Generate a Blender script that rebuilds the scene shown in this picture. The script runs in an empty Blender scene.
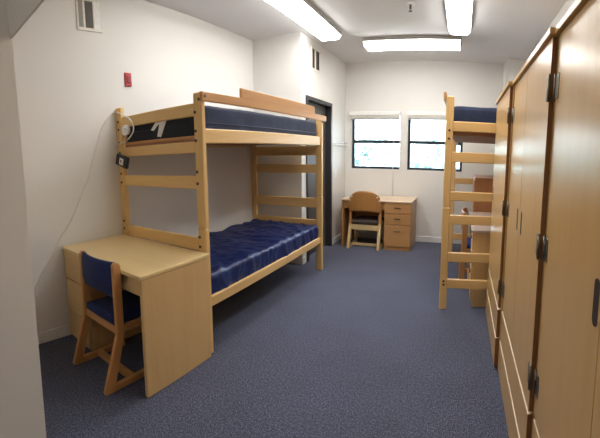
import bpy, bmesh, math, random
from mathutils import Vector, Matrix, noise
random.seed(7)
SC = bpy.context.scene
COL = SC.collection
PI = math.pi

# ------------------------------------------------------------------ materials
def new_mat(name):
    m = bpy.data.materials.new(name); m.use_nodes = True
    nt = m.node_tree
    return m, nt, nt.nodes['Principled BSDF']

def tex_coord(nt, scale, kind='Object'):
    tc = nt.nodes.new('ShaderNodeTexCoord'); mp = nt.nodes.new('ShaderNodeMapping')
    mp.inputs['Scale'].default_value = scale
    nt.links.new(tc.outputs[kind], mp.inputs['Vector'])
    return mp.outputs['Vector']

def noise_tex(nt, vec, scale, detail=3, rough=.55):
    n = nt.nodes.new('ShaderNodeTexNoise')
    n.inputs['Scale'].default_value = scale; n.inputs['Detail'].default_value = detail
    n.inputs['Roughness'].default_value = rough
    nt.links.new(vec, n.inputs['Vector'])
    return n.outputs['Fac']

def ramp(nt, fac, stops):
    r = nt.nodes.new('ShaderNodeValToRGB')
    el = r.color_ramp.elements
    while len(el) < len(stops): el.new(.5)
    for e, (p, c) in zip(el, stops):
        e.position = p; e.color = (*c, 1)
    nt.links.new(fac, r.inputs['Fac'])
    return r.outputs['Color']

def bump(nt, bsdf, fac, strength, dist=.002):
    b = nt.nodes.new('ShaderNodeBump')
    b.inputs['Strength'].default_value = strength; b.inputs['Distance'].default_value = dist
    nt.links.new(fac, b.inputs['Height']); nt.links.new(b.outputs['Normal'], bsdf.inputs['Normal'])

def mul(c, k): return tuple(min(1, x * k) for x in c)

def plain(name, color, rough=.5, metal=0.0, var=.06, scale=30, bmp=0, spec=.5):
    m, nt, b = new_mat(name)
    f = noise_tex(nt, tex_coord(nt, (1, 1, 1)), scale)
    nt.links.new(ramp(nt, f, [(.3, mul(color, 1 - var)), (.7, mul(color, 1 + var))]), b.inputs['Base Color'])
    b.inputs['Roughness'].default_value = rough; b.inputs['Metallic'].default_value = metal
    b.inputs['Specular IOR Level'].default_value = spec
    if bmp: bump(nt, b, f, bmp)
    return m

def wood(name, color, axis, rough=.38, var=.13, spec=.4):
    """straight grained wood, grain running along axis 0/1/2 of the object"""
    m, nt, b = new_mat(name)
    s = [9, 9, 9]; s[axis] = .55
    v = tex_coord(nt, tuple(s))
    n1 = noise_tex(nt, v, 1.6, 4, .6)
    s2 = [70, 70, 70]; s2[axis] = 2.2
    n2 = noise_tex(nt, tex_coord(nt, tuple(s2)), 2.0, 2, .5)
    mx = nt.nodes.new('ShaderNodeMath'); mx.operation = 'MULTIPLY_ADD'
    mx.inputs[1].default_value = .35
    nt.links.new(n2, mx.inputs[0]); 
    ad = nt.nodes.new('ShaderNodeMath'); ad.operation = 'MULTIPLY'; ad.inputs[1].default_value = .65
    nt.links.new(n1, ad.inputs[0]); nt.links.new(ad.outputs[0], mx.inputs[2])
    col = ramp(nt, mx.outputs[0], [(.3, (color[0]*(1-var), color[1]*(1-var*1.3), color[2]*(1-var*1.6))),
                                   (.5, color), (.72, mul(color, 1 + var*.7))])
    nt.links.new(col, b.inputs['Base Color'])
    b.inputs['Roughness'].default_value = rough
    b.inputs['Specular IOR Level'].default_value = spec
    bump(nt, b, n2, .06, .001)
    return m

M = {}
BUNK = (.74, .49, .205)
GUARD = (.52, .265, .095)
WARD = (.62, .385, .15)
CHAIR = (.54, .27, .10)
DESK = (.68, .46, .21)
FDESK = (.47, .25, .095)
for i, a in enumerate('xyz'):
    M['bunk_' + a] = wood('maple_' + a, BUNK, i)
    M['guard_' + a] = wood('cherry_toned_maple_' + a, GUARD, i)
    M['ward_' + a] = wood('wardrobe_laminate_' + a, WARD, i, rough=.28, var=.08, spec=.35)
    M['chair_' + a] = wood('chair_oak_' + a, CHAIR, i)
    M['desk_' + a] = wood('desk_laminate_' + a, DESK, i, rough=.3, var=.08)
    M['fdesk_' + a] = wood('far_desk_oak_' + a, FDESK, i, rough=.35, var=.1)
M['desktop'] = wood('desk_top_laminate', (.74, .56, .28), 0, rough=.3, var=.05)
M['far_top'] = wood('far_desk_top_laminate', (.68, .51, .35), 0, rough=.25, var=.05)
M['pale_y'] = wood('pale_birch', (.62, .47, .24), 2)
M['ward_edge'] = wood('door_edge_banding', (.26, .115, .045), 2, rough=.4)
M['gloss_top'] = wood('glossy_desk_top', (.74, .62, .52), 0, rough=.1, var=.04, spec=.6)  # base colour paled to stand in for window light reflected off the top
M['edge_highlight'] = plain('painted_edge_highlight', (.86, .78, .64), .4)  # highlight painted into the upward edges of wardrobe doors and drawers
M['ply'] = wood('curved_plywood', (.38, .18, .055), 2, rough=.3)
M['board'] = wood('hardboard_support', (.30, .14, .085), 0, rough=.6)
M['orange'] = wood('reddish_oak', (.46, .20, .085), 2, rough=.35)

def wall_mat(name, color, bmp=.12, scale=140):
    m, nt, b = new_mat(name)
    v = tex_coord(nt, (1, 1, 1))
    f = noise_tex(nt, v, scale, 3, .6)
    g = noise_tex(nt, v, 1.2, 2)
    nt.links.new(ramp(nt, g, [(.3, mul(color, .97)), (.7, mul(color, 1.02))]), b.inputs['Base Color'])
    b.inputs['Roughness'].default_value = .75
    b.inputs['Specular IOR Level'].default_value = .25
    bump(nt, b, f, bmp, .003)
    return m
M['wall'] = wall_mat('white_wall_paint', (.72, .705, .675))
M['entry'] = wall_mat('textured_entry_paint', (.77, .73, .67), .45, 90)
M['ceiling'] = wall_mat('ceiling_paint', (.71, .70, .70), .1)
M['base'] = plain('white_baseboard', (.78, .77, .75), .4)

def carpet():
    m, nt, b = new_mat('blue_grey_carpet')
    v = tex_coord(nt, (1, 1, 1))
    f = noise_tex(nt, v, 170, 2, .7)
    g = noise_tex(nt, v, 60, 2, .6)
    h = noise_tex(nt, v, 2.0, 2, .5)
    c1 = ramp(nt, f, [(.34, (.014, .016, .024)), (.52, (.078, .088, .138)), (.68, (.26, .28, .39))])
    c2 = ramp(nt, g, [(.3, (.60, .60, .60)), (.7, (1.25, 1.25, 1.25))])
    mx = nt.nodes.new('ShaderNodeMix'); mx.data_type = 'RGBA'; mx.blend_type = 'MULTIPLY'; mx.inputs['Factor'].default_value = 1
    nt.links.new(c1, mx.inputs['A']); nt.links.new(c2, mx.inputs['B'])
    c3 = ramp(nt, h, [(.3, (.9, .9, .9)), (.7, (1.08, 1.08, 1.08))])
    my = nt.nodes.new('ShaderNodeMix'); my.data_type = 'RGBA'; my.blend_type = 'MULTIPLY'; my.inputs['Factor'].default_value = 1
    nt.links.new(mx.outputs['Result'], my.inputs['A']); nt.links.new(c3, my.inputs['B'])
    nt.links.new(my.outputs['Result'], b.inputs['Base Color'])
    b.inputs['Roughness'].default_value = .95; b.inputs['Specular IOR Level'].default_value = .1
    b.inputs['Sheen Weight'].default_value = .15
    bump(nt, b, f, .5, .004)
    return m
M['carpet'] = carpet()

def fabric(name, color, rough, scale, bmp, spec=.3, sheen=.1):
    m, nt, b = new_mat(name)
    v = tex_coord(nt, (1, 1, 1))
    f = noise_tex(nt, v, scale, 3, .65); g = noise_tex(nt, v, 7, 3)
    nt.links.new(ramp(nt, g, [(.3, mul(color, .8)), (.7, mul(color, 1.2))]), b.inputs['Base Color'])
    b.inputs['Roughness'].default_value = rough; b.inputs['Specular IOR Level'].default_value = spec
    b.inputs['Sheen Weight'].default_value = sheen
    bump(nt, b, f, bmp, .003)
    return m
M['vinyl'] = fabric('royal_blue_vinyl', (.010, .025, .125), .36, 14, .2, .55, 0)
M['denim'] = fabric('navy_denim_cover', (.018, .029, .070), .8, 40, .35)
M['navy'] = fabric('dark_navy_cover', (.010, .013, .022), .7, 120, .2)
M['seat_blue'] = fabric('blue_chair_cloth', (.008, .018, .085), .8, 260, .3)
M['seat_bright'] = fabric('bright_blue_chair_cloth', (.02, .06, .32), .7, 260, .3)
M['seat_brown'] = fabric('grey_brown_seat_cloth', (.075, .058, .05), .7, 200, .3)
M['steel'] = plain('brushed_steel', (.26, .24, .20), .38, 1.0, .15, 60)
M['bolt'] = plain('dark_bronze_bolt', (.10, .065, .04), .45, .6)
M['slot'] = plain('dark_slot_plastic', (.035, .020, .012), .5)
M['black'] = plain('black_plastic', (.012, .012, .013), .4)
M['frame'] = plain('dark_window_metal', (.028, .034, .045), .4, .3)
M['doorframe'] = plain('charcoal_door_paint', (.028, .027, .030), .45)
M['doorleaf'] = wood('dark_brown_door', (.085, .074, .068), 2, rough=.55, var=.1)
M['white'] = plain('white_plastic', (.80, .79, .76), .35)
M['offwhite'] = plain('cream_plastic', (.72, .69, .62), .45)
M['cord'] = plain('white_cord_rubber', (.70, .68, .63), .5)
M['lead'] = plain('tan_cord', (.62, .42, .24), .5)
M['slat'] = plain('blind_slat_grey', (.40, .40, .40), .5)
M['red'] = plain('red_plastic', (.42, .010, .016), .45)
M['darkred'] = plain('dark_red_plastic', (.28, .008, .012), .45)
M['label'] = plain('white_label_cloth', (.80, .80, .80), .8, var=.03)
M['redmark'] = plain('red_print', (.5, .06, .05), .6)
M['ventdark'] = plain('dark_duct', (.03, .028, .025), .8)
M['ventgrey'] = plain('grey_vent_metal', (.34, .32, .28), .5)
M['ventmid'] = plain('dark_vent_metal', (.10, .09, .075), .5)
M['housing'] = plain('grey_fixture_metal', (.30, .28, .25), .5)
M['chrome'] = plain('chrome', (.7, .7, .72), .2, 1.0, .04)
M['trunk'] = plain('bark', (.22, .22, .20), .9)
M['leaf'] = plain('pale_leaf', (.44, .60, .585), .6, var=.12, scale=2)
M['grass'] = plain('outdoor_ground', (.30, .36, .26), .9, var=.2, scale=3)

def lens_mat(name, power):
    m, nt, b = new_mat(name)
    n = noise_tex(nt, tex_coord(nt, (1, 1, 1)), 40)
    nt.links.new(ramp(nt, n, [(.3, (.9, .9, .88)), (.7, (.95, .95, .93))]), b.inputs['Base Color'])
    b.inputs['Emission Color'].default_value = (1.0, .975, .935, 1)
    b.inputs['Emission Strength'].default_value = power
    b.inputs['Roughness'].default_value = .4
    return m
M['lens'] = lens_mat('fluorescent_lens', 8.5); M['fill_lens'] = lens_mat('fill_lamp_lens', 6.5); M['lens_side'] = lens_mat('fluorescent_lens_side', 3.0)
def glass_mat():
    m = bpy.data.materials.new('window_glass'); m.use_nodes = True
    nt = m.node_tree; nt.nodes.clear()
    o = nt.nodes.new('ShaderNodeOutputMaterial'); t = nt.nodes.new('ShaderNodeBsdfTransparent')
    g = nt.nodes.new('ShaderNodeBsdfGlossy'); g.inputs['Roughness'].default_value = .02
    fr = nt.nodes.new('ShaderNodeFresnel'); fr.inputs['IOR'].default_value = 1.4
    mx = nt.nodes.new('ShaderNodeMixShader')
    n = noise_tex(nt, tex_coord(nt, (1, 1, 1)), 4)
    c = ramp(nt, n, [(.3, (.95, .98, .98)), (.7, (.98, 1, 1))])
    nt.links.new(c, t.inputs['Color'])
    nt.links.new(fr.outputs[0], mx.inputs[0]); nt.links.new(t.outputs[0], mx.inputs[1]); nt.links.new(g.outputs[0], mx.inputs[2])
    nt.links.new(mx.outputs[0], o.inputs['Surface'])
    return m
M['glass'] = glass_mat()

# ------------------------------------------------------------------ mesh builder
class MB:
    def __init__(s, org=(0, 0, 0)):
        s.bm = bmesh.new(); s.o = Vector(org)
    def box(s, x0, x1, y0, y1, z0, z1, bev=.003, mi=0, seg=1):
        if x1 < x0: x0, x1 = x1, x0
        if y1 < y0: y0, y1 = y1, y0
        if z1 < z0: z0, z1 = z1, z0
        t = bmesh.new()
        r = bmesh.ops.create_cube(t, size=1)
        for v in t.verts:
            v.co = Vector(((x0 + x1) / 2 + v.co.x * (x1 - x0), (y0 + y1) / 2 + v.co.y * (y1 - y0), (z0 + z1) / 2 + v.co.z * (z1 - z0))) - s.o
        b = min(bev, .45 * min(x1 - x0, y1 - y0, z1 - z0))
        if b > 0: bmesh.ops.bevel(t, geom=list(t.edges), offset=b, segments=seg, profile=.5, affect='EDGES')
        s._merge(t, mi); return s
    def _merge(s, t, mi=0, smooth=False):
        mp = {}
        for v in t.verts: mp[v] = s.bm.verts.new(v.co)
        for f in t.faces:
            try: n = s.bm.faces.new([mp[v] for v in f.verts])
            except ValueError: continue
            n.material_index = mi; n.smooth = smooth or f.smooth
        t.free()
    def prism(s, pts, axis, a0, a1, bev=.003, mi=0):
        """polygon pts (in the two other axes, cyclic order) extruded along axis from a0 to a1"""
        def P(p, a):
            c = [0, 0, 0]; c[axis] = a
            o = [i for i in range(3) if i != axis]
            c[o[0]] = p[0]; c[o[1]] = p[1]
            return Vector(c) - s.o
        t = bmesh.new()
        A = [t.verts.new(P(p, a0)) for p in pts]; B = [t.verts.new(P(p, a1)) for p in pts]
        n = len(pts)
        t.faces.new(A); t.faces.new(list(reversed(B)))
        for i in range(n): t.faces.new([A[i], B[i], B[(i + 1) % n], A[(i + 1) % n]])
        bmesh.ops.recalc_face_normals(t, faces=list(t.faces))
        if bev:
            sharp = [e for e in t.edges if len(e.link_faces) == 2 and e.calc_face_angle(0) > .7]
            bmesh.ops.bevel(t, geom=sharp, offset=bev, segments=1, profile=.5, affect='EDGES')
        s._merge(t, mi); return s
    def cyl(s, c, r, h, axis=2, n=16, mi=0, r2=None):
        t = bmesh.new()
        bmesh.ops.create_cone(t, cap_ends=True, segments=n, radius1=r, radius2=r if r2 is None else r2, depth=h)
        R = {0: Matrix.Rotation(PI / 2, 4, 'Y'), 1: Matrix.Rotation(-PI / 2, 4, 'X'), 2: Matrix.Identity(4)}[axis]
        bmesh.ops.transform(t, matrix=Matrix.Translation(Vector(c) - s.o) @ R, verts=t.verts)
        for f in t.faces: f.smooth = len(f.verts) == 4
        s._merge(t, mi); return s
    def tube(s, pts, r, n=8, mi=0):
        pts = [Vector(p) - s.o for p in pts]
        t = bmesh.new(); rings = []
        up = Vector((0, 0, 1)); prev = None
        for i, p in enumerate(pts):
            d = (pts[min(i + 1, len(pts) - 1)] - pts[max(i - 1, 0)]).normalized()
            a = d.cross(up if prev is None else prev)
            if prev is not None: a = prev - d * prev.dot(d)
            elif a.length < .1: a = d.cross(Vector((1, 0, 0)))
            a.normalize(); prev = a; b = d.cross(a)
            rings.append([t.verts.new(p + r * (math.cos(2 * PI * k / n) * a + math.sin(2 * PI * k / n) * b)) for k in range(n)])
        for R0, R1 in zip(rings, rings[1:]):
            for k in range(n):
                f = t.faces.new([R0[k], R0[(k + 1) % n], R1[(k + 1) % n], R1[k]]); f.smooth = True
        t.faces.new(rings[0][::-1]); t.faces.new(rings[-1])
        bmesh.ops.recalc_face_normals(t, faces=list(t.faces))
        s._merge(t, mi); return s
    def soft(s, x0, x1, y0, y1, z0, z1, r, step=.04, fn=None, mi=0):
        """rounded, finely divided box; fn(p, n) moves each point along its normal"""
        t = bmesh.new(); lo = Vector((x0, y0, z0)); hi = Vector((x1, y1, z1)); D = hi - lo
        N = [max(4, int(math.ceil(D[i] / step))) for i in range(3)]
        for ax in range(3):
            u, w = [i for i in range(3) if i != ax]
            for side in (0, 1):
                g = []
                for i in range(N[u] + 1):
                    row = []
                    for j in range(N[w] + 1):
                        p = Vector((0, 0, 0)); p[ax] = hi[ax] if side else lo[ax]
                        p[u] = lo[u] + D[u] * i / N[u]; p[w] = lo[w] + D[w] * j / N[w]
                        row.append(t.verts.new(p))
                    g.append(row)
                for i in range(N[u]):
                    for j in range(N[w]):
                        t.faces.new([g[i][j], g[i + 1][j], g[i + 1][j + 1], g[i][j + 1]])
        bmesh.ops.remove_doubles(t, verts=list(t.verts), dist=1e-5)
        for v in t.verts:
            q = Vector([min(max(v.co[i], lo[i] + r), hi[i] - r) for i in range(3)])
            d = v.co - q; n = d.normalized()
            p = q + n * r
            if fn: p = p + n * fn(p, n)
            v.co = p - s.o
        bmesh.ops.recalc_face_normals(t, faces=list(t.faces))
        for f in t.faces: f.smooth = True
        s._merge(t, mi); return s
    def build(s, name, mats, parent=None, label=None):
        me = bpy.data.meshes.new(name); s.bm.normal_update(); s.bm.to_mesh(me); s.bm.free()
        o = bpy.data.objects.new(name, me); COL.objects.link(o)
        for m in (mats if isinstance(mats, (list, tuple)) else [mats]): me.materials.append(m)
        if parent is not None: o.parent = parent
        else: o.location = s.o
        if label: o['label'] = label
        return o

def thing(name, label, cat, loc=(0, 0, 0), rz=0, group=None):
    o = bpy.data.objects.new(name, None); COL.objects.link(o)
    o.location = loc; o.rotation_euler = (0, 0, rz); o.empty_display_size = .1
    return tag(o, label, cat, group)
def tag(o, label, cat, group=None):
    o['label'] = label; o['category'] = cat
    if group: o['group'] = group
    return o
def struct(o):
    o['kind'] = 'structure'; return o

# ------------------------------------------------------------------ setting
XL, XJ, XR, XC = -2.728, -2.015, .896, .603
YN, YJ, YB, YC, H = .60, 4.18, 5.93, 5.56, 2.988
T = .12
b = MB(); b.box(-3.1, 1.3, -1.7, 6.4, -.1, 0, 0); struct(b.build('floor', M['carpet']))
b = MB(); b.box(-3.1, 1.3, -1.7, 6.4, H, H + .1, 0); struct(b.build('ceiling', M['ceiling']))
b = MB(); b.box(XL - T, XL, YN - T, YJ + T, 0, H, 0); struct(b.build('wall_left', M['wall']))
b = MB(); b.box(XL, XJ, YJ, YJ + T, 0, H, 0); struct(b.build('wall_alcove', M['wall']))
DY0, DY1, DZ = 4.32, 5.25, 2.235
b = MB()
b.box(XJ - T, XJ, YJ + T, DY0, 0, H, 0); b.box(XJ - T, XJ, DY1, YB + T, 0, H, 0); b.box(XJ - T, XJ, DY0, DY1, DZ, H, 0)
struct(b.build('wall_door_side', M['wall']))
WZ0, WZ1 = 1.215, 2.155
WIN = [(-1.905, -1.055), (-.925, -.005)]
b = MB(); xs = [XJ, WIN[0][0], WIN[0][1], WIN[1][0], WIN[1][1], XR + T]
for i in range(5):
    if i % 2 == 0: b.box(xs[i], xs[i + 1], YB, YB + T, 0, H, 0)
    else:
        b.box(xs[i], xs[i + 1], YB, YB + T, 0, WZ0, 0); b.box(xs[i], xs[i + 1], YB, YB + T, WZ1, H, 0)
struct(b.build('wall_back', M['wall']))
b = MB(); b.box(XR, XR + T, -1.6, YB, 0, H, 0); struct(b.build('wall_right', M['wall']))
b = MB(); b.box(XC, XR, YC, YB, 0, H, 0); struct(b.build('wall_corner_column', M['wall']))
XP = -1.67
b = MB(); b.box(XP - T, XP, -1.6, YN - T, 0, H, 0); b.box(XL, XP, YN - T, YN, 0, H, 0)
struct(b.build('wall_entry', M['entry']))
b = MB(); b.box(XP, XR, YN - .012, YN, 2.118, H, 0); struct(b.build('trim_entry_header', M['entry']))
b = MB(); b.box(XP - T, XR + T, -1.72, -1.6, 0, H, 0); struct(b.build('wall_rear', M['entry']))

def baseboard(name, *boxes):
    b = MB()
    for q in boxes: b.box(*q, 0, .095, .003)
    struct(b.build(name, M['base']))
baseboard('baseboard_left', (XL, XL + .014, YN, YJ))
baseboard('baseboard_alcove', (XL + .014, XJ + .014, YJ - .014, YJ), (XJ, XJ + .014, YJ, DY0 - .055))
baseboard('baseboard_door_side', (XJ, XJ + .014, DY1 + .055, YB))
baseboard('baseboard_back', (XJ + .014, XC, YB - .014, YB))
baseboard('baseboard_column', (XC - .014, XC, YC, YB - .014), (XC - .014, XR, YC - .014, YC))

# door
d = MB()
F = .05
d.box(XJ - T, XJ + .02, DY0, DY0 + F, 0, DZ, .002); d.box(XJ - T, XJ + .02, DY1 - F, DY1, 0, DZ, .002); d.box(XJ - T, XJ + .02, DY0 + F, DY1 - F, DZ - F, DZ, .002)
door = struct(d.build('door_1', M['doorframe']))
b = MB(door.location); b.box(XJ - T + .005, XJ - .075, DY0 + F, DY1 - F, .01, DZ - F, .002); b.build('door_leaf', M['doorleaf'], door)

# windows
for k, (x0, x1) in enumerate(WIN):
    yf = YB + .06; w = .04; X1 = x1
    if k == 0: x1 = x1 + .03
    f = MB()
    f.box(x0, x0 + w, yf, yf + .05, WZ0, WZ1, .002); f.box(x1 - w, x1, yf, yf + .05, WZ0, WZ1, .002)
    f.box(x0 + w, x1 - w, yf, yf + .05, WZ0, WZ0 + w, .002); f.box(x0 + w, x1 - w, yf, yf + .05, WZ1 - w, WZ1, .002)
    f.box(x0 + w, x1 - w, yf - .01, yf + .05, 1.652, 1.707, .002)
    o = struct(f.build('window_%d' % (k + 1), M['frame']))
    for z0, z1 in ((WZ0 + w, 1.652), (1.707, WZ1 - w)):
        g = MB(); g.box(x0 + w, x1 - w, yf + .02, yf + .026, z0, z1, 0); g.build('pane', M['glass'], o)
    x1 = X1
    bl = thing('window_blind', ['raised white blind over the window nearest the door', 'raised white blind over the window beside the loft bed'][k], 'blind',
               ((x0 + x1) / 2, YB - .03, 2.06), 0, 'raised window blinds')
    O = bl.location
    b = MB(O); b.box(x0 - .01, x1 + .01, YB - .06, YB - .002, 2.115, 2.175, .004); b.build('headrail', M['white'], bl)
    b = MB(O)
    for i in range(7): b.box(x0 + .005, x1 - .005, YB - .052, YB - .01, 2.068 + i * .0066, 2.0725 + i * .0066, 0)
    b.build('slat_stack', M['offwhite'], bl)
    b = MB(O); b.box(x0 + .005, x1 - .005, YB - .054, YB - .008, 2.045, 2.066, .003); b.build('bottom_rail', M['slat'], bl, 'grey bottom rail')
    b = MB(O); xc = x1 - .095
    b.tube([(xc, YB - .062, 2.13), (xc + .005, YB - .065, 1.7), (xc - .002, YB - .06, 1.2), (xc, YB - .045, .80 if k == 0 else 1.0)], .0045, 6); b.build('pull_cord', M['cord'], bl)

# ------------------------------------------------------------------ light fixtures
def light(label, x0, x1, y0, y1):
    t = thing('ceiling_light', label, 'ceiling light', ((x0 + x1) / 2, (y0 + y1) / 2, H), 0, 'fluorescent ceiling lights')
    O = t.location; lon = 1 if (y1 - y0) > (x1 - x0) else 0
    zb = H - .095; zt = H - .05
    b = MB(O); b.box(x0 - .004, x1 + .004, y0 - .002, y1 + .002, zt, H - .001, .006); b.build('housing', M['housing'], t)
    b = MB(O)
    if lon: prof = [(x0, zt), (x0 + .02, zb + .016), (x0 + .04, zb), (x1 - .04, zb), (x1 - .02, zb + .016), (x1, zt)]; b.prism(prof, 1, y0 + .012, y1 - .012, 0)
    else:   prof = [(y0, zt), (y0 + .02, zb + .016), (y0 + .04, zb), (y1 - .04, zb), (y1 - .02, zb + .016), (y1, zt)]; b.prism(prof, 0, x0 + .012, x1 - .012, 0)
    o = b.build('lens', [M['lens'], M['lens_side']], t)
    for p in o.data.polygons: p.material_index = 0 if p.normal.z < -.2 else 1
    for e in (0, 1):
        b = MB(O)
        if lon: y = (y0, y1 - .012)[e]; b.prism(prof, 1, y, y + .012, 0)
        else: x = (x0, x1 - .012)[e]; b.prism(prof, 0, x, x + .012, 0)
        b.build('end_cap', M['white'], t)
light('long fluorescent ceiling light on the left, above the aisle by the bunk bed', -1.83, -1.545, 1.93, 4.37)
light('fluorescent ceiling light on the right, running towards the windows', -.225, .03, 1.92, 4.36)
light('fluorescent ceiling light mounted crosswise, parallel to the window wall', -1.36, -.08, 4.68, 5.02)

fill_lamp = thing('ceiling_light', 'added round fill lamp, unseen on the entry ceiling behind the camera', 'ceiling light', (-.5, -.75, H)); O = fill_lamp.location  # added fill lamp out of view, brightens the entry partition and header
b = MB(O); b.cyl((-.5, -.75, H - .012), .21, .024, 2, 32); b.build('housing', M['housing'], fill_lamp)
b = MB(O); b.cyl((-.5, -.75, H - .055), .19, .062, 2, 32, r2=.20); b.build('lens', M['fill_lens'], fill_lamp)

# ------------------------------------------------------------------ bunk beds
def bolt(b_parent, org, x, y, z, axis=1):
    b = MB(org); b.cyl((x, y, z), .011, .006, axis, 12); return b.build('bolt', M['bolt'], b_parent)

B = thing('bunk_bed', 'pale maple bunk bed along the left wall with two blue mattresses', 'bunk bed', (-2.18, 2.93, 0))
O = B.location
bx0, bx1, by0, by1 = -2.722, -1.681, 1.905, 4.105
PW, PD, SEAM = .080, .042, .955
TOP = 1.925
posts = {}
for key, (x0, y0, zt) in {'A': (bx0, by0, 1.955), 'B': (bx1 - PW, by0, 1.935), 'C': (bx1 - PW, by1 - PD, 1.90), 'D': (bx0, by1 - PD, 1.915)}.items():
    b = MB(O); b.box(x0, x0 + PW, y0, y0 + PD, 0, SEAM - .0015, .006); b.box(x0, x0 + PW, y0, y0 + PD, SEAM + .0015, zt, .006)
    posts[key] = b.build('post', M['bunk_z'], B)
for z in (1.80, 1.668, 1.60, 1.375, 1.29, .895, .822): bolt(posts['B'], O, bx1 - PW + .018, by0 - .002, z)
for z in (1.83, 1.76, 1.64, 1.55, 1.36, 1.28, .92, .85): bolt(posts['A'], O, bx0 + .036, by0 - .002, z)
bolt(posts['C'], O, bx1 + .001, by1 - .03, 1.86, 0)
for y, rails in ((by0 + .006, ((1.775, 1.868), (1.512, 1.595), (1.25, 1.345), (.785, .885), (.56, .65))),
                 (by1 - .036, ((1.742, 1.85), (1.455, 1.575), (1.235, 1.345), (.80, .922), (.555, .648)))):
    for z0, z1 in rails:
        b = MB(O); b.box(bx0 + PW - .002, bx1 - PW + .002, y, y + .03, z0, z1, .006); b.build('end_rail', M['bunk_x'], B)
for x in (bx1 - .045, bx0 + .02):
    for z0, z1 in ((1.578, 1.684), (.35, .432)):
        b = MB(O); b.box(x, x + .027, by0 + PD - .002, by1 - PD + .002, z0, z1, .006); b.build('side_rail', M['bunk_y'], B)
for z in (1.60, .385):
    b = MB(O); b.box(bx0 + .05, bx1 - .048, by0 + PD, by1 - PD, z, z + .018, 0); b.build('mattress_support', M['board'], B, 'brown hardboard mattress support')
b = MB(O); b.box(bx0 + PW, bx1 - PW, by0 + .044, by0 + .062, 1.585, 1.64, .003); b.build('support_rail', M['guard_x'], B)
gx = bx1 + .002
b = MB(O)
zb, zs, zr = 1.868, 1.934, 2.010
b.prism([(1.885, zb), (4.15, zb), (4.15, zs), (3.80, zs), (3.80, zr - .014), (3.77, zr), (2.36, zr), (2.36, zs), (1.885, zs)], 0, gx, gx + .024, .004)
gr = b.build('guard_rail', M['guard_y'], B, 'reddish stepped guard rail')
bolt(gr, O, gx + .025, 1.915, 1.902, 0)
bolt(posts['B'], O, bx1 - .02, by0 - .002, 1.885)

def wrinkle(p, n):
    w = .10 * noise.noise(p * 3.1) + .05 * noise.noise(p * 7)
    def ridge(u, k, sharp):
        return max(0, 1 - abs(noise.noise(u)) * k) ** sharp
    d1 = Vector((p.x * 1.2 + w * 4, (p.y + .55 * p.x + w) * 6.5, 1.3))
    d2 = Vector((p.x * 1.6 + 9, (p.y - .35 * p.x + w) * 11, 4.1))
    h = .020 * ridge(d1, 3.2, 1.3) + .012 * ridge(d2, 3.0, 1.2) + .006 * noise.noise(p * 4) + .003 * noise.noise(p * 15)
    if n.x > .5: h += .007 * noise.noise(Vector((0, p.y * 24 + p.z * 8, p.z * 4))) + .004 * noise.noise(Vector((0, p.y * 47, 2)))
    return h
def soften(p, n): return .004 * noise.noise(p * 6) + .002 * noise.noise(p * 19)

m1 = MB((-2.18, 2.93, .404)); m1.soft(bx0 + .06, bx1 - .05, by0 + PD + .02, by1 - PD - .02, .405, .582, .03, .018, wrinkle)
t = m1.build('lower_mattress', M['vinyl']); t.name = 'mattress'; tag(t, 'shiny royal blue vinyl mattress on the lower bunk', 'mattress', 'mattresses on the beds')
mu = thing('mattress', 'dark navy cloth mattress on the top bunk by the left wall', 'mattress', (-2.18, 2.93, 1.62), 0, 'mattresses on the beds')
Om = mu.location
b = MB(Om); b.soft(bx0 + .06, bx1 - .05, by0 + PD + .025, by1 - PD - .02, 1.62, 1.862, .03, .04, soften); b.build('cover', M['denim'], mu)
b = MB(Om)
pz = 1.725; xs0, xs1, ys0, ys1 = bx0 + .058, bx1 - .049, by0 + PD + .023, by1 - PD - .018
b.tube([(xs0, ys0, pz), (xs1 - .02, ys0, pz), (xs1, ys0 + .02, pz), (xs1, ys1, pz)], .005, 6); b.build('piping', M['denim'], mu)
b = MB(Om); b.box(xs0 + .02, xs1 - .02, ys0 - .004, ys0 + .006, 1.64, 1.845, .002); b.build('end_panel', M['navy'], mu, 'near-black end panel')
b = MB(Om)
yr = ys0 - .007
b.prism([(-2.255, 1.83), (-2.19, 1.835), (-2.16, 1.785), (-2.20, 1.755), (-2.24, 1.775)], 1, yr, yr + .003, 0)
b.prism([(-2.235, 1.785), (-2.20, 1.765), (-2.27, 1.712), (-2.305, 1.72)], 1, yr, yr + .003, 0)
b.prism([(-2.185, 1.785), (-2.105, 1.782), (-2.18, 1.655), (-2.225, 1.662)], 1, yr - .001, yr + .002, 0)
b.build('care_tag', M['label'], mu, 'crumpled white cloth tag')

# loft bed on the right
L = thing('loft_bed', 'pale maple loft bed with ladder rungs beside the wardrobes', 'loft bed', (.35, 4.32, 0))
O = L.location
lx0, lx1, ly0, ly1 = -.168, .875, 3.325, 5.36
posts = []
for x0 in (lx0, lx1 - .07):
    for y0 in (ly0, ly1 - .042):
        b = MB(O); b.box(x0, x0 + .07, y0, y0 + .042, 0, .998, .006); b.box(x0, x0 + .07, y0, y0 + .042, 1.001, 2.03, .006)
        posts.append(b.build('post', M['bunk_z'], L))
for z in (1.72, 1.645, .285, .25): bolt(posts[0], O, lx0 + .036, ly0 - .002, z)
for y in (ly0 + .005, ly1 - .037):
    for z0, z1 in ((1.712, 1.805), (1.43, 1.525), (1.068, 1.155), (.843, .93), (.475, .567), (.213, .303)):
        b = MB(O); b.box(lx0 + .068, lx1 - .068, y, y + .032, z0, z1, .006); b.build('ladder_rung', M['bunk_x'], L)
for x in (lx0 + .02, lx1 - .05):
    b = MB(O); b.box(x, x + .028, ly0 + .04, ly1 - .04, 1.70, 1.79, .006); b.build('side_rail', M['bunk_y'], L)
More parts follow.
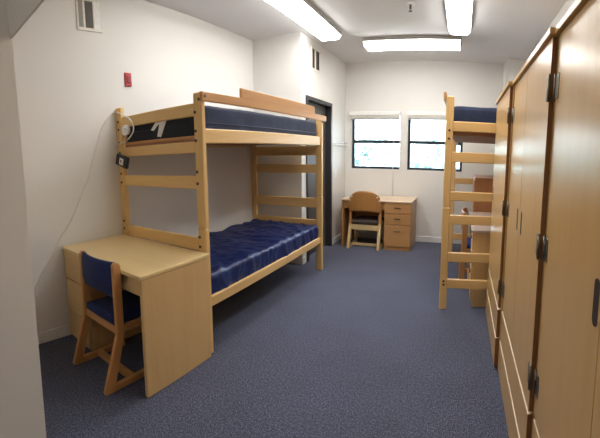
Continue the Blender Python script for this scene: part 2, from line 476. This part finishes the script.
b = MB(O); b.box(lx0 + .05, lx1 - .055, ly0 + .05, ly1 - .06, 1.68, 1.715, .002); b.build('mattress_support', M['board'], L, 'reddish brown mattress support board')
b = MB(O); b.box(lx0 - .026, lx0 - .002, ly0 - .03, ly1 + .03, 1.985, 2.06, .004); b.build('guard_rail', M['guard_y'], L, 'reddish guard rail')
mr = MB((.35, 4.32, 1.716)); mr.soft(lx0 + .052, lx1 - .06, ly0 + .052, ly1 - .075, 1.718, 1.955, .03, .05, soften)
t = mr.build('loft_mattress', M['denim']); t.name = 'mattress'; tag(t, 'dark navy cloth mattress up on the loft bed beside the wardrobes', 'mattress', 'mattresses on the beds')

# ------------------------------------------------------------------ desks (front at local y = 0, person sits at -y)
def make_desk(label, loc, rz, w, d, h, ped, pw, dr, mx, top, pulls=False, group='study desks'):
    t = thing('desk', label, 'desk', loc, rz, group)
    hw = w / 2; th = .026
    my, mz, mxx = M[mx + '_y'], M[mx + '_z'], M[mx + '_x']
    b = MB(); b.box(-hw, hw, -.012, d, h - th, h, .004); b.build('desktop', top, t)
    b = MB(); s = -ped; x0 = s * (hw - .006); b.box(x0, x0 - s * .026, .004, d - .01, 0, h - th, .004); b.build('side_panel', mz, t)
    px0 = ped * (hw - .012); px1 = ped * (hw - .012 - pw)
    b = MB(); b.box(px0, px1, .02, d - .01, 0.0, h - th, .003); b.build('pedestal', mz, t)
    zt = h - th - .004
    for z0, z1 in dr:
        b = MB(); b.box(px0 - ped * .006, px1 + ped * .006, .001, .021, z0 + .006, z1 - .006, .003); dd = b.build('drawer', mxx, t)
        if pulls:
            xm = (px0 + px1) / 2; zz = z0 + (z1 - z0) * (.55 if z1 - z0 < .25 else .72)
            b = MB(); b.box(xm - .05, xm + .05, -.012, .003, zz - .006, zz + .006, .004); b.build('handle', M['slot'], dd, 'dark drawer pull')
    b = MB(); b.box(px1, s * (hw - .038), .03, .05, h - th - .125, h - th, .003); b.build('apron', mxx, t)
    b = MB(); b.box(px1, s * (hw - .038), d - .07, d - .05, .25, h - th, .003); b.build('modesty_panel', mxx, t)
    return t
make_desk('pale laminate desk with blue chair, against the left wall beside the bunk bed', (-2.187, 1.270, 0), 0, 1.07, .630, .789, -1, .36,
          ((.525, .762), (.255, .525), (.02, .255)), 'desk', M['desktop'])
make_desk('oak desk with three drawers under the window by the door', (-1.285, 5.255, 0), 0, 1.12, .64, .77, 1, .415,
          ((.575, .742), (.40, .575), (.06, .40)), 'fdesk', M['far_top'], True)
make_desk('desk with glossy top tucked under the loft bed', (.13, 3.975, 0), -PI / 2, 1.145, .655, .778, 1, .40,
          ((.575, .75), (.40, .575), (.06, .40)), 'desk', M['gloss_top'], True)
# tall chest beyond that desk
ch = thing('chest', 'reddish brown tall chest standing beyond the desk under the loft bed', 'chest', (.53, 4.92, 0)); O = ch.location
b = MB(O); b.box(.185, .785, 4.575, 5.27, 0, 1.19, .004); b.build('body', M['orange'], ch)
b = MB(O); b.box(.172, .79, 4.565, 5.28, 1.19, 1.215, .004); b.build('top', M['orange'], ch)
for z0, z1 in ((.05, .42), (.43, .80), (.81, 1.18)):
    b = MB(O); b.box(.168, .186, 4.59, 5.255, z0, z1, .003); dd = b.build('drawer', M['orange'], ch)
    b = MB(O); b.box(.155, .17, 4.86, 4.97, (z0 + z1) / 2 - .01, (z0 + z1) / 2 + .01, .004); b.build('handle', M['slot'], dd)

# ------------------------------------------------------------------ chairs (rear floor contact at local y = 0, sitter faces +y)
def make_chair(label, loc, rz, kind, slant=.12, hw=.228):
    t = thing('desk_chair', label, 'chair', loc, rz, 'desk chairs')
    frame = M['chair_z']; leg = M['pale_y'] if kind == 'wood' else M['chair_z']
    flat = M['pale_y'] if kind == 'wood' else M['chair_y']
    th = .042 if kind == 'wood' else .03
    dz = -.022 if kind == 'wood' else 0
    for s in (-1, 1):
        a0, a1 = (s * hw, s * (hw - th))
        if a0 > a1: a0, a1 = a1, a0
        p0 = .12; p1 = .18; zk = .385
        o0 = p0 - slant
        b = MB(); b.prism([(p0, zk), (p1, zk), (p1, .815), (p1 - .012, .835), (p0 + .015, .843), (p0, .825)] if kind != 'wood' else
                          [(p0 + .01, zk), (p1 - .01, zk), (p0 + .045, .72), (p0 + .012, .72)], 0, a0, a1, .005); b.build('back_post', frame, t)
        b = MB(); b.prism([(o0, .012), (o0 + .012, 0), (o0 + .075, 0), (p1, zk - .03), (p1, zk + .004), (p0, zk + .004), (p0 - .004, zk - .03)], 0, a0, a1, .005); b.build('rear_leg', leg, t)
        b = MB(); b.box(a0, a1, o0 + .06, .47, 0, .045, .004); b.build('runner', flat, t)
        b = MB(); b.prism([(.42, .02), (.47, .02), (.45, zk), (.395, zk)], 0, a0 + .001, a1 - .001, .004); b.build('front_leg', leg, t)
        b = MB(); b.box(a0 + .002, a1 - .002, p1 - .02, .47, zk - .015, zk + .032, .004); b.build('side_rail', flat, t)
    iw = hw - th + .003
    b = MB(); zs0, zs1 = (.285, .365) if kind == 'wood' else (.352, .402); b.box(-iw, iw, .125 if kind == 'wood' else .135, .16, zs0, zs1, .004); b.build('seat_rail', M['pale_y'] if kind == 'wood' else M['chair_x'], t)
    b = MB(); b.box(-iw, iw, .205, .25, .012, .052, .004); b.build('stretcher', M['pale_y'] if kind == 'wood' else M['chair_x'], t)
    cloth = {'blue': M['seat_blue'], 'bright': M['seat_bright'], 'wood': M['seat_brown']}[kind]
    b = MB(); b.soft(-iw + .004, iw - .004, .13, .55, .404 + dz, .462 + dz, .022, .03, lambda p, n: .006 * (1 - (p.x / iw) ** 2) * max(0, n.z)); b.build('seat', cloth, t)
    bm = MB(); tt = bmesh.new(); nx, nz = 18, 12
    if kind == 'wood': W, z0, z1, yc, bow, tk = .268, .575, .905, .108, .028, .014
    else: W, z0, z1, yc, bow, tk = iw, .60, .84, .148, .036, .042
    G = [[], []]
    for sd in (0, 1):
        for i in range(nx + 1):
            row = []
            for j in range(nz + 1):
                u = -1 + 2 * i / nx; v = j / nz
                x = u * W; 
                zz0, zz1 = z0, z1
                if kind == 'wood':
                    zz1 = z1 - .10 * abs(u) ** 3.2; zz0 = z0 + .012 * (1 - u * u)
                    x *= (1 - .10 * max(0, v - .55) / .45) * (.93 + .07 * min(1, v / .4))
                else:
                    zz0 = z0 + .02 * (1 - u * u)
                z = zz0 + (zz1 - zz0) * v
                y = yc - bow * (1 - u * u) + (.5 - sd) * -tk * (1 if kind == 'wood' else min(1, .35 + 2.6 * min(v, 1 - v)))
                row.append(tt.verts.new((x, y, z)))
            G[sd].append(row)
    for sd in (0, 1):
        for i in range(nx):
            for j in range(nz): tt.faces.new([G[sd][i][j], G[sd][i + 1][j], G[sd][i + 1][j + 1], G[sd][i][j + 1]])
    for i in range(nx):
        for j in (0, nz): tt.faces.new([G[0][i][j], G[0][i + 1][j], G[1][i + 1][j], G[1][i][j]])
    for j in range(nz):
        for i in (0, nx): tt.faces.new([G[0][i][j], G[0][i][j + 1], G[1][i][j + 1], G[1][i][j]])
    bmesh.ops.recalc_face_normals(tt, faces=list(tt.faces))
    for f in tt.faces: f.smooth = True
    bm._merge(tt); bk = bm.build('backrest', {'wood': M['ply'], 'blue': cloth, 'bright': M['orange']}[kind], t)
    if kind == 'wood':
        for s in (-1, 1):
            b = MB(); b.cyl((s * .205, .083, .815), .012, .01, 1, 12); b.build('bolt_cap', M['white'], bk, 'pale bolt cap')
    return t
make_chair('blue upholstered wooden chair with sled legs at the near left desk', (-2.075, 1.08, 0), 0, 'blue')
make_chair('wooden chair with rounded plywood back at the desk under the window', (-1.462, 5.15, 0), 0, 'wood', .12, .26)
make_chair('wooden chair with bright blue seat half hidden behind the loft bed ladder', (-.085, 4.27, 0), -PI / 2, 'bright', .03)

# ------------------------------------------------------------------ wardrobes along the right wall
def wardrobe(label, xf, y0, y1, doors, slots, hinges, ztop=1.968):
    t = thing('wardrobe', label, 'wardrobe', ((xf + XR) / 2, (y0 + y1) / 2, 0), 0, 'built-in wardrobes on the right'); O = t.location
    b = MB(O)
    b.box(xf + .022, XR - .004, y0 + .001, y1 - .001, 0, 1.994, .002); b.build('carcass', [M['ward_z']], t)
    b = MB(O); b.box(xf - .016, xf + .024, y0 + .001, y1 - .001, ztop + .003, 1.996, .002); b.build('header', [M['ward_y']], t)
    def panel(name, ya, yb, za, zb, out=0):
        b = MB(O); b.box(xf - out, xf + .0205, ya, yb, za, zb, .0015)
        o = b.build(name, [M['ward_z'], M['ward_edge'], M['edge_highlight']], t)
        for p in o.data.polygons:
            if abs(p.normal.y) > .8: p.material_index = 1
            elif p.normal.z > .8: p.material_index = 2
        return o
    ds = []
    for ya, yb in doors: ds.append(panel('door', ya, yb, .447, ztop))
    panel('drawer', y0 + .012, y1 - .012, .236, .440, .0045); panel('drawer', y0 + .012, y1 - .012, .018, .229, .009)
    for k, (yc, w) in slots:
        b = MB(O); r = w / 2; pts = []
        for i in range(9): a = PI * i / 8; pts.append((yc + r * math.cos(a), 1.222 - r + r * math.sin(a)))
        for i in range(9): a = PI + PI * i / 8; pts.append((yc + r * math.cos(a), 1.10 + r + r * math.sin(a)))
        b.prism(pts, 0, xf - .0015, xf + .004, 0); b.build('handle', M['slot'], ds[k], 'dark recessed pull')
    for k, yh, sgn in hinges:
        for zc in (1.775, 1.155, .60):
            b = MB(O); b.box(xf - .003, xf + .001, yh, yh - sgn * .045, zc - .046, zc + .046, .001); b.cyl((xf - .004, yh + sgn * .003, zc), .0055, .094, 2, 12)
            b.cyl((xf - .004, yh + sgn * .003, zc + .049), .0042, .007, 2, 10); b.cyl((xf - .004, yh + sgn * .003, zc - .049), .0042, .007, 2, 10)
            b.build('hinge', M['steel'], ds[k], 'steel barrel hinge')
    return t
wardrobe('tall wardrobe nearest the camera, at the right edge', .337, .33, 1.345, ((.345, .753), (.756, 1.335)), ((1, (.787, .034)),), ((1, 1.335, 1),))
wardrobe('middle wardrobe of the three, with paired door slots', .319, 1.348, 2.366, ((1.365, 1.8735), (1.8765, 2.345)), ((0, (1.815, .03)), (1, (1.94, .03))), ((0, 1.365, -1), (1, 2.345, 1)))
wardrobe('wardrobe farthest from the camera, next to the loft bed ladder', .293, 2.370, 3.315, ((2.395, 3.30),), ((0, (3.24, .03)),), ((0, 2.395, -1),))

# ------------------------------------------------------------------ wall and ceiling fittings
t = thing('fire_alarm', 'small red fire alarm plate high on the left wall', 'fire alarm', (XL, 2.07, 2.225)); O = t.location
b = MB(O); b.box(XL, XL + .018, 2.034, 2.108, 2.165, 2.288, .004); b.build('plate', M['red'], t)
b = MB(O); b.box(XL + .017, XL + .026, 2.050, 2.094, 2.195, 2.262, .004); b.build('cover', M['darkred'], t, 'darker red centre')

def vent(label, org, y0, y1, z0, z1, cols, xw, n):
    t = thing('air_vent', label, 'vent', org, 0, 'wall air vents'); O = t.location
    b = MB(O); f = .018; x1 = xw + .012
    b.box(xw, x1, y0, y0 + f, z0, z1, .002); b.box(xw, x1, y1 - f, y1, z0, z1, .002)
    b.box(xw, x1, y0 + f, y1 - f, z0, z0 + f * 1.4, .002); b.box(xw, x1, y0 + f, y1 - f, z1 - f, z1, .002)
    for (a, c, m), (a2, c2, m2) in zip(cols, cols[1:]): b.box(xw, x1, c, a2, z0 + f, z1 - f, .001)
    b.build('frame', M['offwhite'], t)
    b = MB(O); b.box(xw, xw + .002, y0 + f, y1 - f, z0 + f, z1 - f, 0); b.build('duct_opening', M['ventdark'], t)
    for a, c, m in cols:
        for i in range(n):
            z = z0 + f * 1.4 + (z1 - z0 - f * 2.4) * (i + .5) / n
            b = MB(O); h = (z1 - z0) / n * (.32 if m != 'white' else .46)
            b.box(xw + .003, xw + .009, a, c, z - h, z + h, 0); b.build('louvre', M[m], t)
    return t
vent('large white air vent high on the left wall', (XL, 1.695, 2.73), 1.568, 1.822, 2.612, 2.88,
     ((1.590, 1.632, 'ventgrey'), (1.650, 1.732, 'ventmid'), (1.742, 1.804, 'white')), XL, 16)
vent('small white air vent above the dark door', (XJ, 4.64, 2.75), 4.50, 4.79, 2.60, 2.895,
     ((4.55, 4.60, 'bolt'), (4.64, 4.70, 'bolt')), XJ, 8)

t = thing('sprinkler', 'small ceiling sprinkler head between the two long lights', 'sprinkler', (-.585, 3.72, H)); O = t.location
b = MB(O); b.cyl((-.585, 3.72, H - .006), .045, .012, 2, 24, r2=.038); b.build('escutcheon', M['white'], t)
b = MB(O); b.cyl((-.585, 3.72, H - .03), .012, .04, 2, 12); b.cyl((-.585, 3.72, H - .055), .004, .03, 2, 8); b.cyl((-.585, 3.72, H - .072), .02, .004, 2, 16); b.build('head', M['bolt'], t)

t = thing('coat_rack', 'white wall rack of coat hooks between the door and the window', 'coat rack', (XJ, 5.63, 1.6)); O = t.location
b = MB(O); b.box(XJ, XJ + .014, 5.36, 5.90, 1.60, 1.655, .004); b.build('rail', M['white'], t)
for y in (5.41, 5.52, 5.63, 5.74, 5.85):
    b = MB(O); b.tube([(XJ + .012, y, 1.635), (XJ + .05, y, 1.64), (XJ + .065, y, 1.665)], .007, 8)
    b.tube([(XJ + .012, y, 1.615), (XJ + .045, y, 1.59), (XJ + .06, y, 1.575), (XJ + .07, y, 1.59)], .006, 8); b.build('hook', M['chrome'], t)
t = thing('light_switch', 'white light switch plate on the wall beside the door', 'light switch', (XJ, 5.46, 1.14)); O = t.location
b = MB(O); b.box(XJ, XJ + .007, 5.425, 5.497, 1.082, 1.198, .003); b.build('plate', M['white'], t)
b = MB(O); b.box(XJ + .006, XJ + .014, 5.452, 5.47, 1.12, 1.16, .002); b.build('toggle', M['offwhite'], t)

# ------------------------------------------------------------------ cord and adapter at the bunk post
def smooth(pts, n=8):
    out = []; P = [Vector(p) for p in pts]
    for i in range(len(P) - 1):
        p0, p1, p2, p3 = P[max(i - 1, 0)], P[i], P[i + 1], P[min(i + 2, len(P) - 1)]
        for k in range(n):
            u = k / n
            out.append(.5 * ((2 * p1) + (p2 - p0) * u + (2 * p0 - 5 * p1 + 4 * p2 - p3) * u * u + (3 * p1 - p0 - 3 * p2 + p3) * u ** 3))
    out.append(P[-1]); return out
ad = thing('power_adapter', 'black power adapter on a white cord looped at the top of the bunk bed post', 'power adapter', (-2.604, 1.868, 1.476)); O = ad.location
xw = XL + .009; yc = 1.884
c = MB(O)
c.tube(smooth([(xw, .95, .46), (xw, 1.10, .65), (xw, 1.22, .815), (xw, 1.345, .96), (xw, 1.437, 1.098), (xw, 1.50, 1.22), (xw, 1.566, 1.331), (xw, 1.625, 1.49), (xw, 1.684, 1.633), (xw, 1.76, 1.80),
     (xw + .004, 1.86, 1.905), (-2.70, yc + .004, 1.916), (-2.64, yc, 1.905), (-2.592, yc, 1.885), (-2.479, yc - .004, 1.832), (-2.428, yc - .01, 1.776), (-2.426, yc - .012, 1.725), (-2.48, yc - .01, 1.679),
     (-2.571, yc, 1.647), (-2.666, yc, 1.631), (-2.712, yc, 1.616)]), .0055, 8)
c.build('cord', M['cord'], ad)
Rm = Matrix.Translation(Vector((-2.604, 1.868, 1.476)) - O) @ Matrix.Rotation(.32, 4, 'Y')
def rbox(name, x0, x1, y0, y1, z0, z1, m, lab=None, par=ad):
    b = MB((0, 0, 0)); b.box(x0, x1, y0, y1, z0, z1, .004); o = b.build(name, m, par, lab)
    o.data.transform(Rm); return o
case = rbox('case', -.082, .082, -.016, .016, -.05, .05, M['black'])
rbox('label', -.026, .034, -.0175, -.0155, -.034, .028, M['label'], 'white label', case)
rbox('mark', -.010, .008, -.0185, -.0172, -.012, .010, M['redmark'], 'small red mark', case)
b = MB(O); b.tube(smooth([(-2.598, 1.87, 1.52), (-2.58, 1.872, 1.60), (-2.545, 1.868, 1.66), (-2.525, 1.868, 1.72)]), .006, 8); b.build('lead', M['lead'], ad, 'tan lead')
b = MB(O); b.cyl((-2.515, 1.862, 1.742), .046, .03, 1, 24, r2=.042); b.box(-2.54, -2.49, 1.838, 1.85, 1.72, 1.765, .006); b.build('plug', M['white'], ad, 'round white plug')

# ------------------------------------------------------------------ outside the windows
b = MB((0, 0, -1.5)); b.box(-30, 30, 6.6, 60, -3.2, -3.0, 0); struct(b.build('ground', M['grass']))
def tree(label, x, y, h, r, n, seed):
    rnd = random.Random(seed)
    t = thing('tree', label, 'tree', (x, y, -3.0), 0, 'trees outside the windows')
    b = MB(); b.cyl((0, 0, h * .3), .16, h * .6, 2, 12, r2=.08)
    for i in range(5):
        a = rnd.uniform(0, 2 * PI); b.tube([(0, 0, h * .45), (math.cos(a) * r * .3, math.sin(a) * r * .3, h * .62), (math.cos(a) * r * .6, math.sin(a) * r * .6, h * .78)], .04, 6)
    b.build('trunk', M['trunk'], t)
    f = MB(); bm = f.bm
    for i in range(n):
        while True:
            p = Vector((rnd.uniform(-1, 1), rnd.uniform(-1, 1), rnd.uniform(-1, 1)))
            if p.length < 1 and noise.noise(p * 2.2 + Vector((seed, 0, 0))) > -.15: break
        c = Vector((p.x * r, p.y * r, h * .72 + p.z * h * .28))
        u = Vector((rnd.gauss(0, 1), rnd.gauss(0, 1), rnd.gauss(0, 1))).normalized(); w = u.orthogonal().normalized(); s = rnd.uniform(.14, .28)
        q = [c + u * s, c + w * s * .5, c - u * s, c - w * s * .5]
        bm.faces.new([bm.verts.new(v) for v in q])
    f.build('foliage', M['leaf'], t)
tree('pale green tree seen through the right half of the window beside the loft bed', -.55, 13.0, 5.1, 2.0, 2600, 3)
tree('pale green tree seen through the window nearest the door', -5.0, 18.5, 5.2, 2.2, 2600, 5)

# ------------------------------------------------------------------ world, camera, view
w = bpy.data.worlds.new('World'); SC.world = w; w.use_nodes = True
nt = w.node_tree; bg = nt.nodes['Background']
sky = nt.nodes.new('ShaderNodeTexSky'); sky.sky_type = 'NISHITA'; sky.sun_disc = False
sky.sun_elevation = math.radians(50); sky.sun_rotation = math.radians(140); sky.air_density = 1.0; sky.dust_density = 3.0
mx = nt.nodes.new('ShaderNodeMix'); mx.data_type = 'RGBA'; mx.inputs['Factor'].default_value = .6
mx.inputs['B'].default_value = (3.6, 4.1, 4.7, 1)
nt.links.new(sky.outputs[0], mx.inputs['A']); nt.links.new(mx.outputs['Result'], bg.inputs['Color'])
bg.inputs['Strength'].default_value = 1.3

cam = bpy.data.cameras.new('Camera'); co = bpy.data.objects.new('Camera', cam); COL.objects.link(co); SC.camera = co
# the photograph is a phone panorama: verticals straight, depth lines bending - a cylindrical lens
fpx, yaw, pitch, roll, cy = 356.886, .454, .114, .008, 192.47
cam.type = 'PANO'; cam.panorama_type = 'CENTRAL_CYLINDRICAL'; cam.central_cylindrical_radius = 1.0
cam.central_cylindrical_range_u_min = -300 / fpx; cam.central_cylindrical_range_u_max = 300 / fpx
cam.central_cylindrical_range_v_min = -(438 - cy) / fpx; cam.central_cylindrical_range_v_max = cy / fpx
cam.lens_unit = 'MILLIMETERS'; cam.sensor_width = 36; cam.lens = 36 * 408 / 600; cam.clip_start = .02; cam.clip_end = 200
co.matrix_world = Matrix.Translation((0, 0, 1.504)) @ Matrix.Rotation(yaw, 4, 'Z') @ Matrix.Rotation(PI / 2 - pitch, 4, 'X') @ Matrix.Rotation(-roll, 4, 'Z')

SC.render.engine = 'CYCLES'
SC.cycles.use_denoising = True
SC.cycles.max_bounces = 10; SC.cycles.diffuse_bounces = 6; SC.cycles.transparent_max_bounces = 12
SC.cycles.sample_clamp_indirect = 6
vs = SC.view_settings
vs.view_transform = 'Standard'; vs.look = 'None'; vs.gamma = 1; vs.use_curve_mapping = False; vs.exposure = 1.12
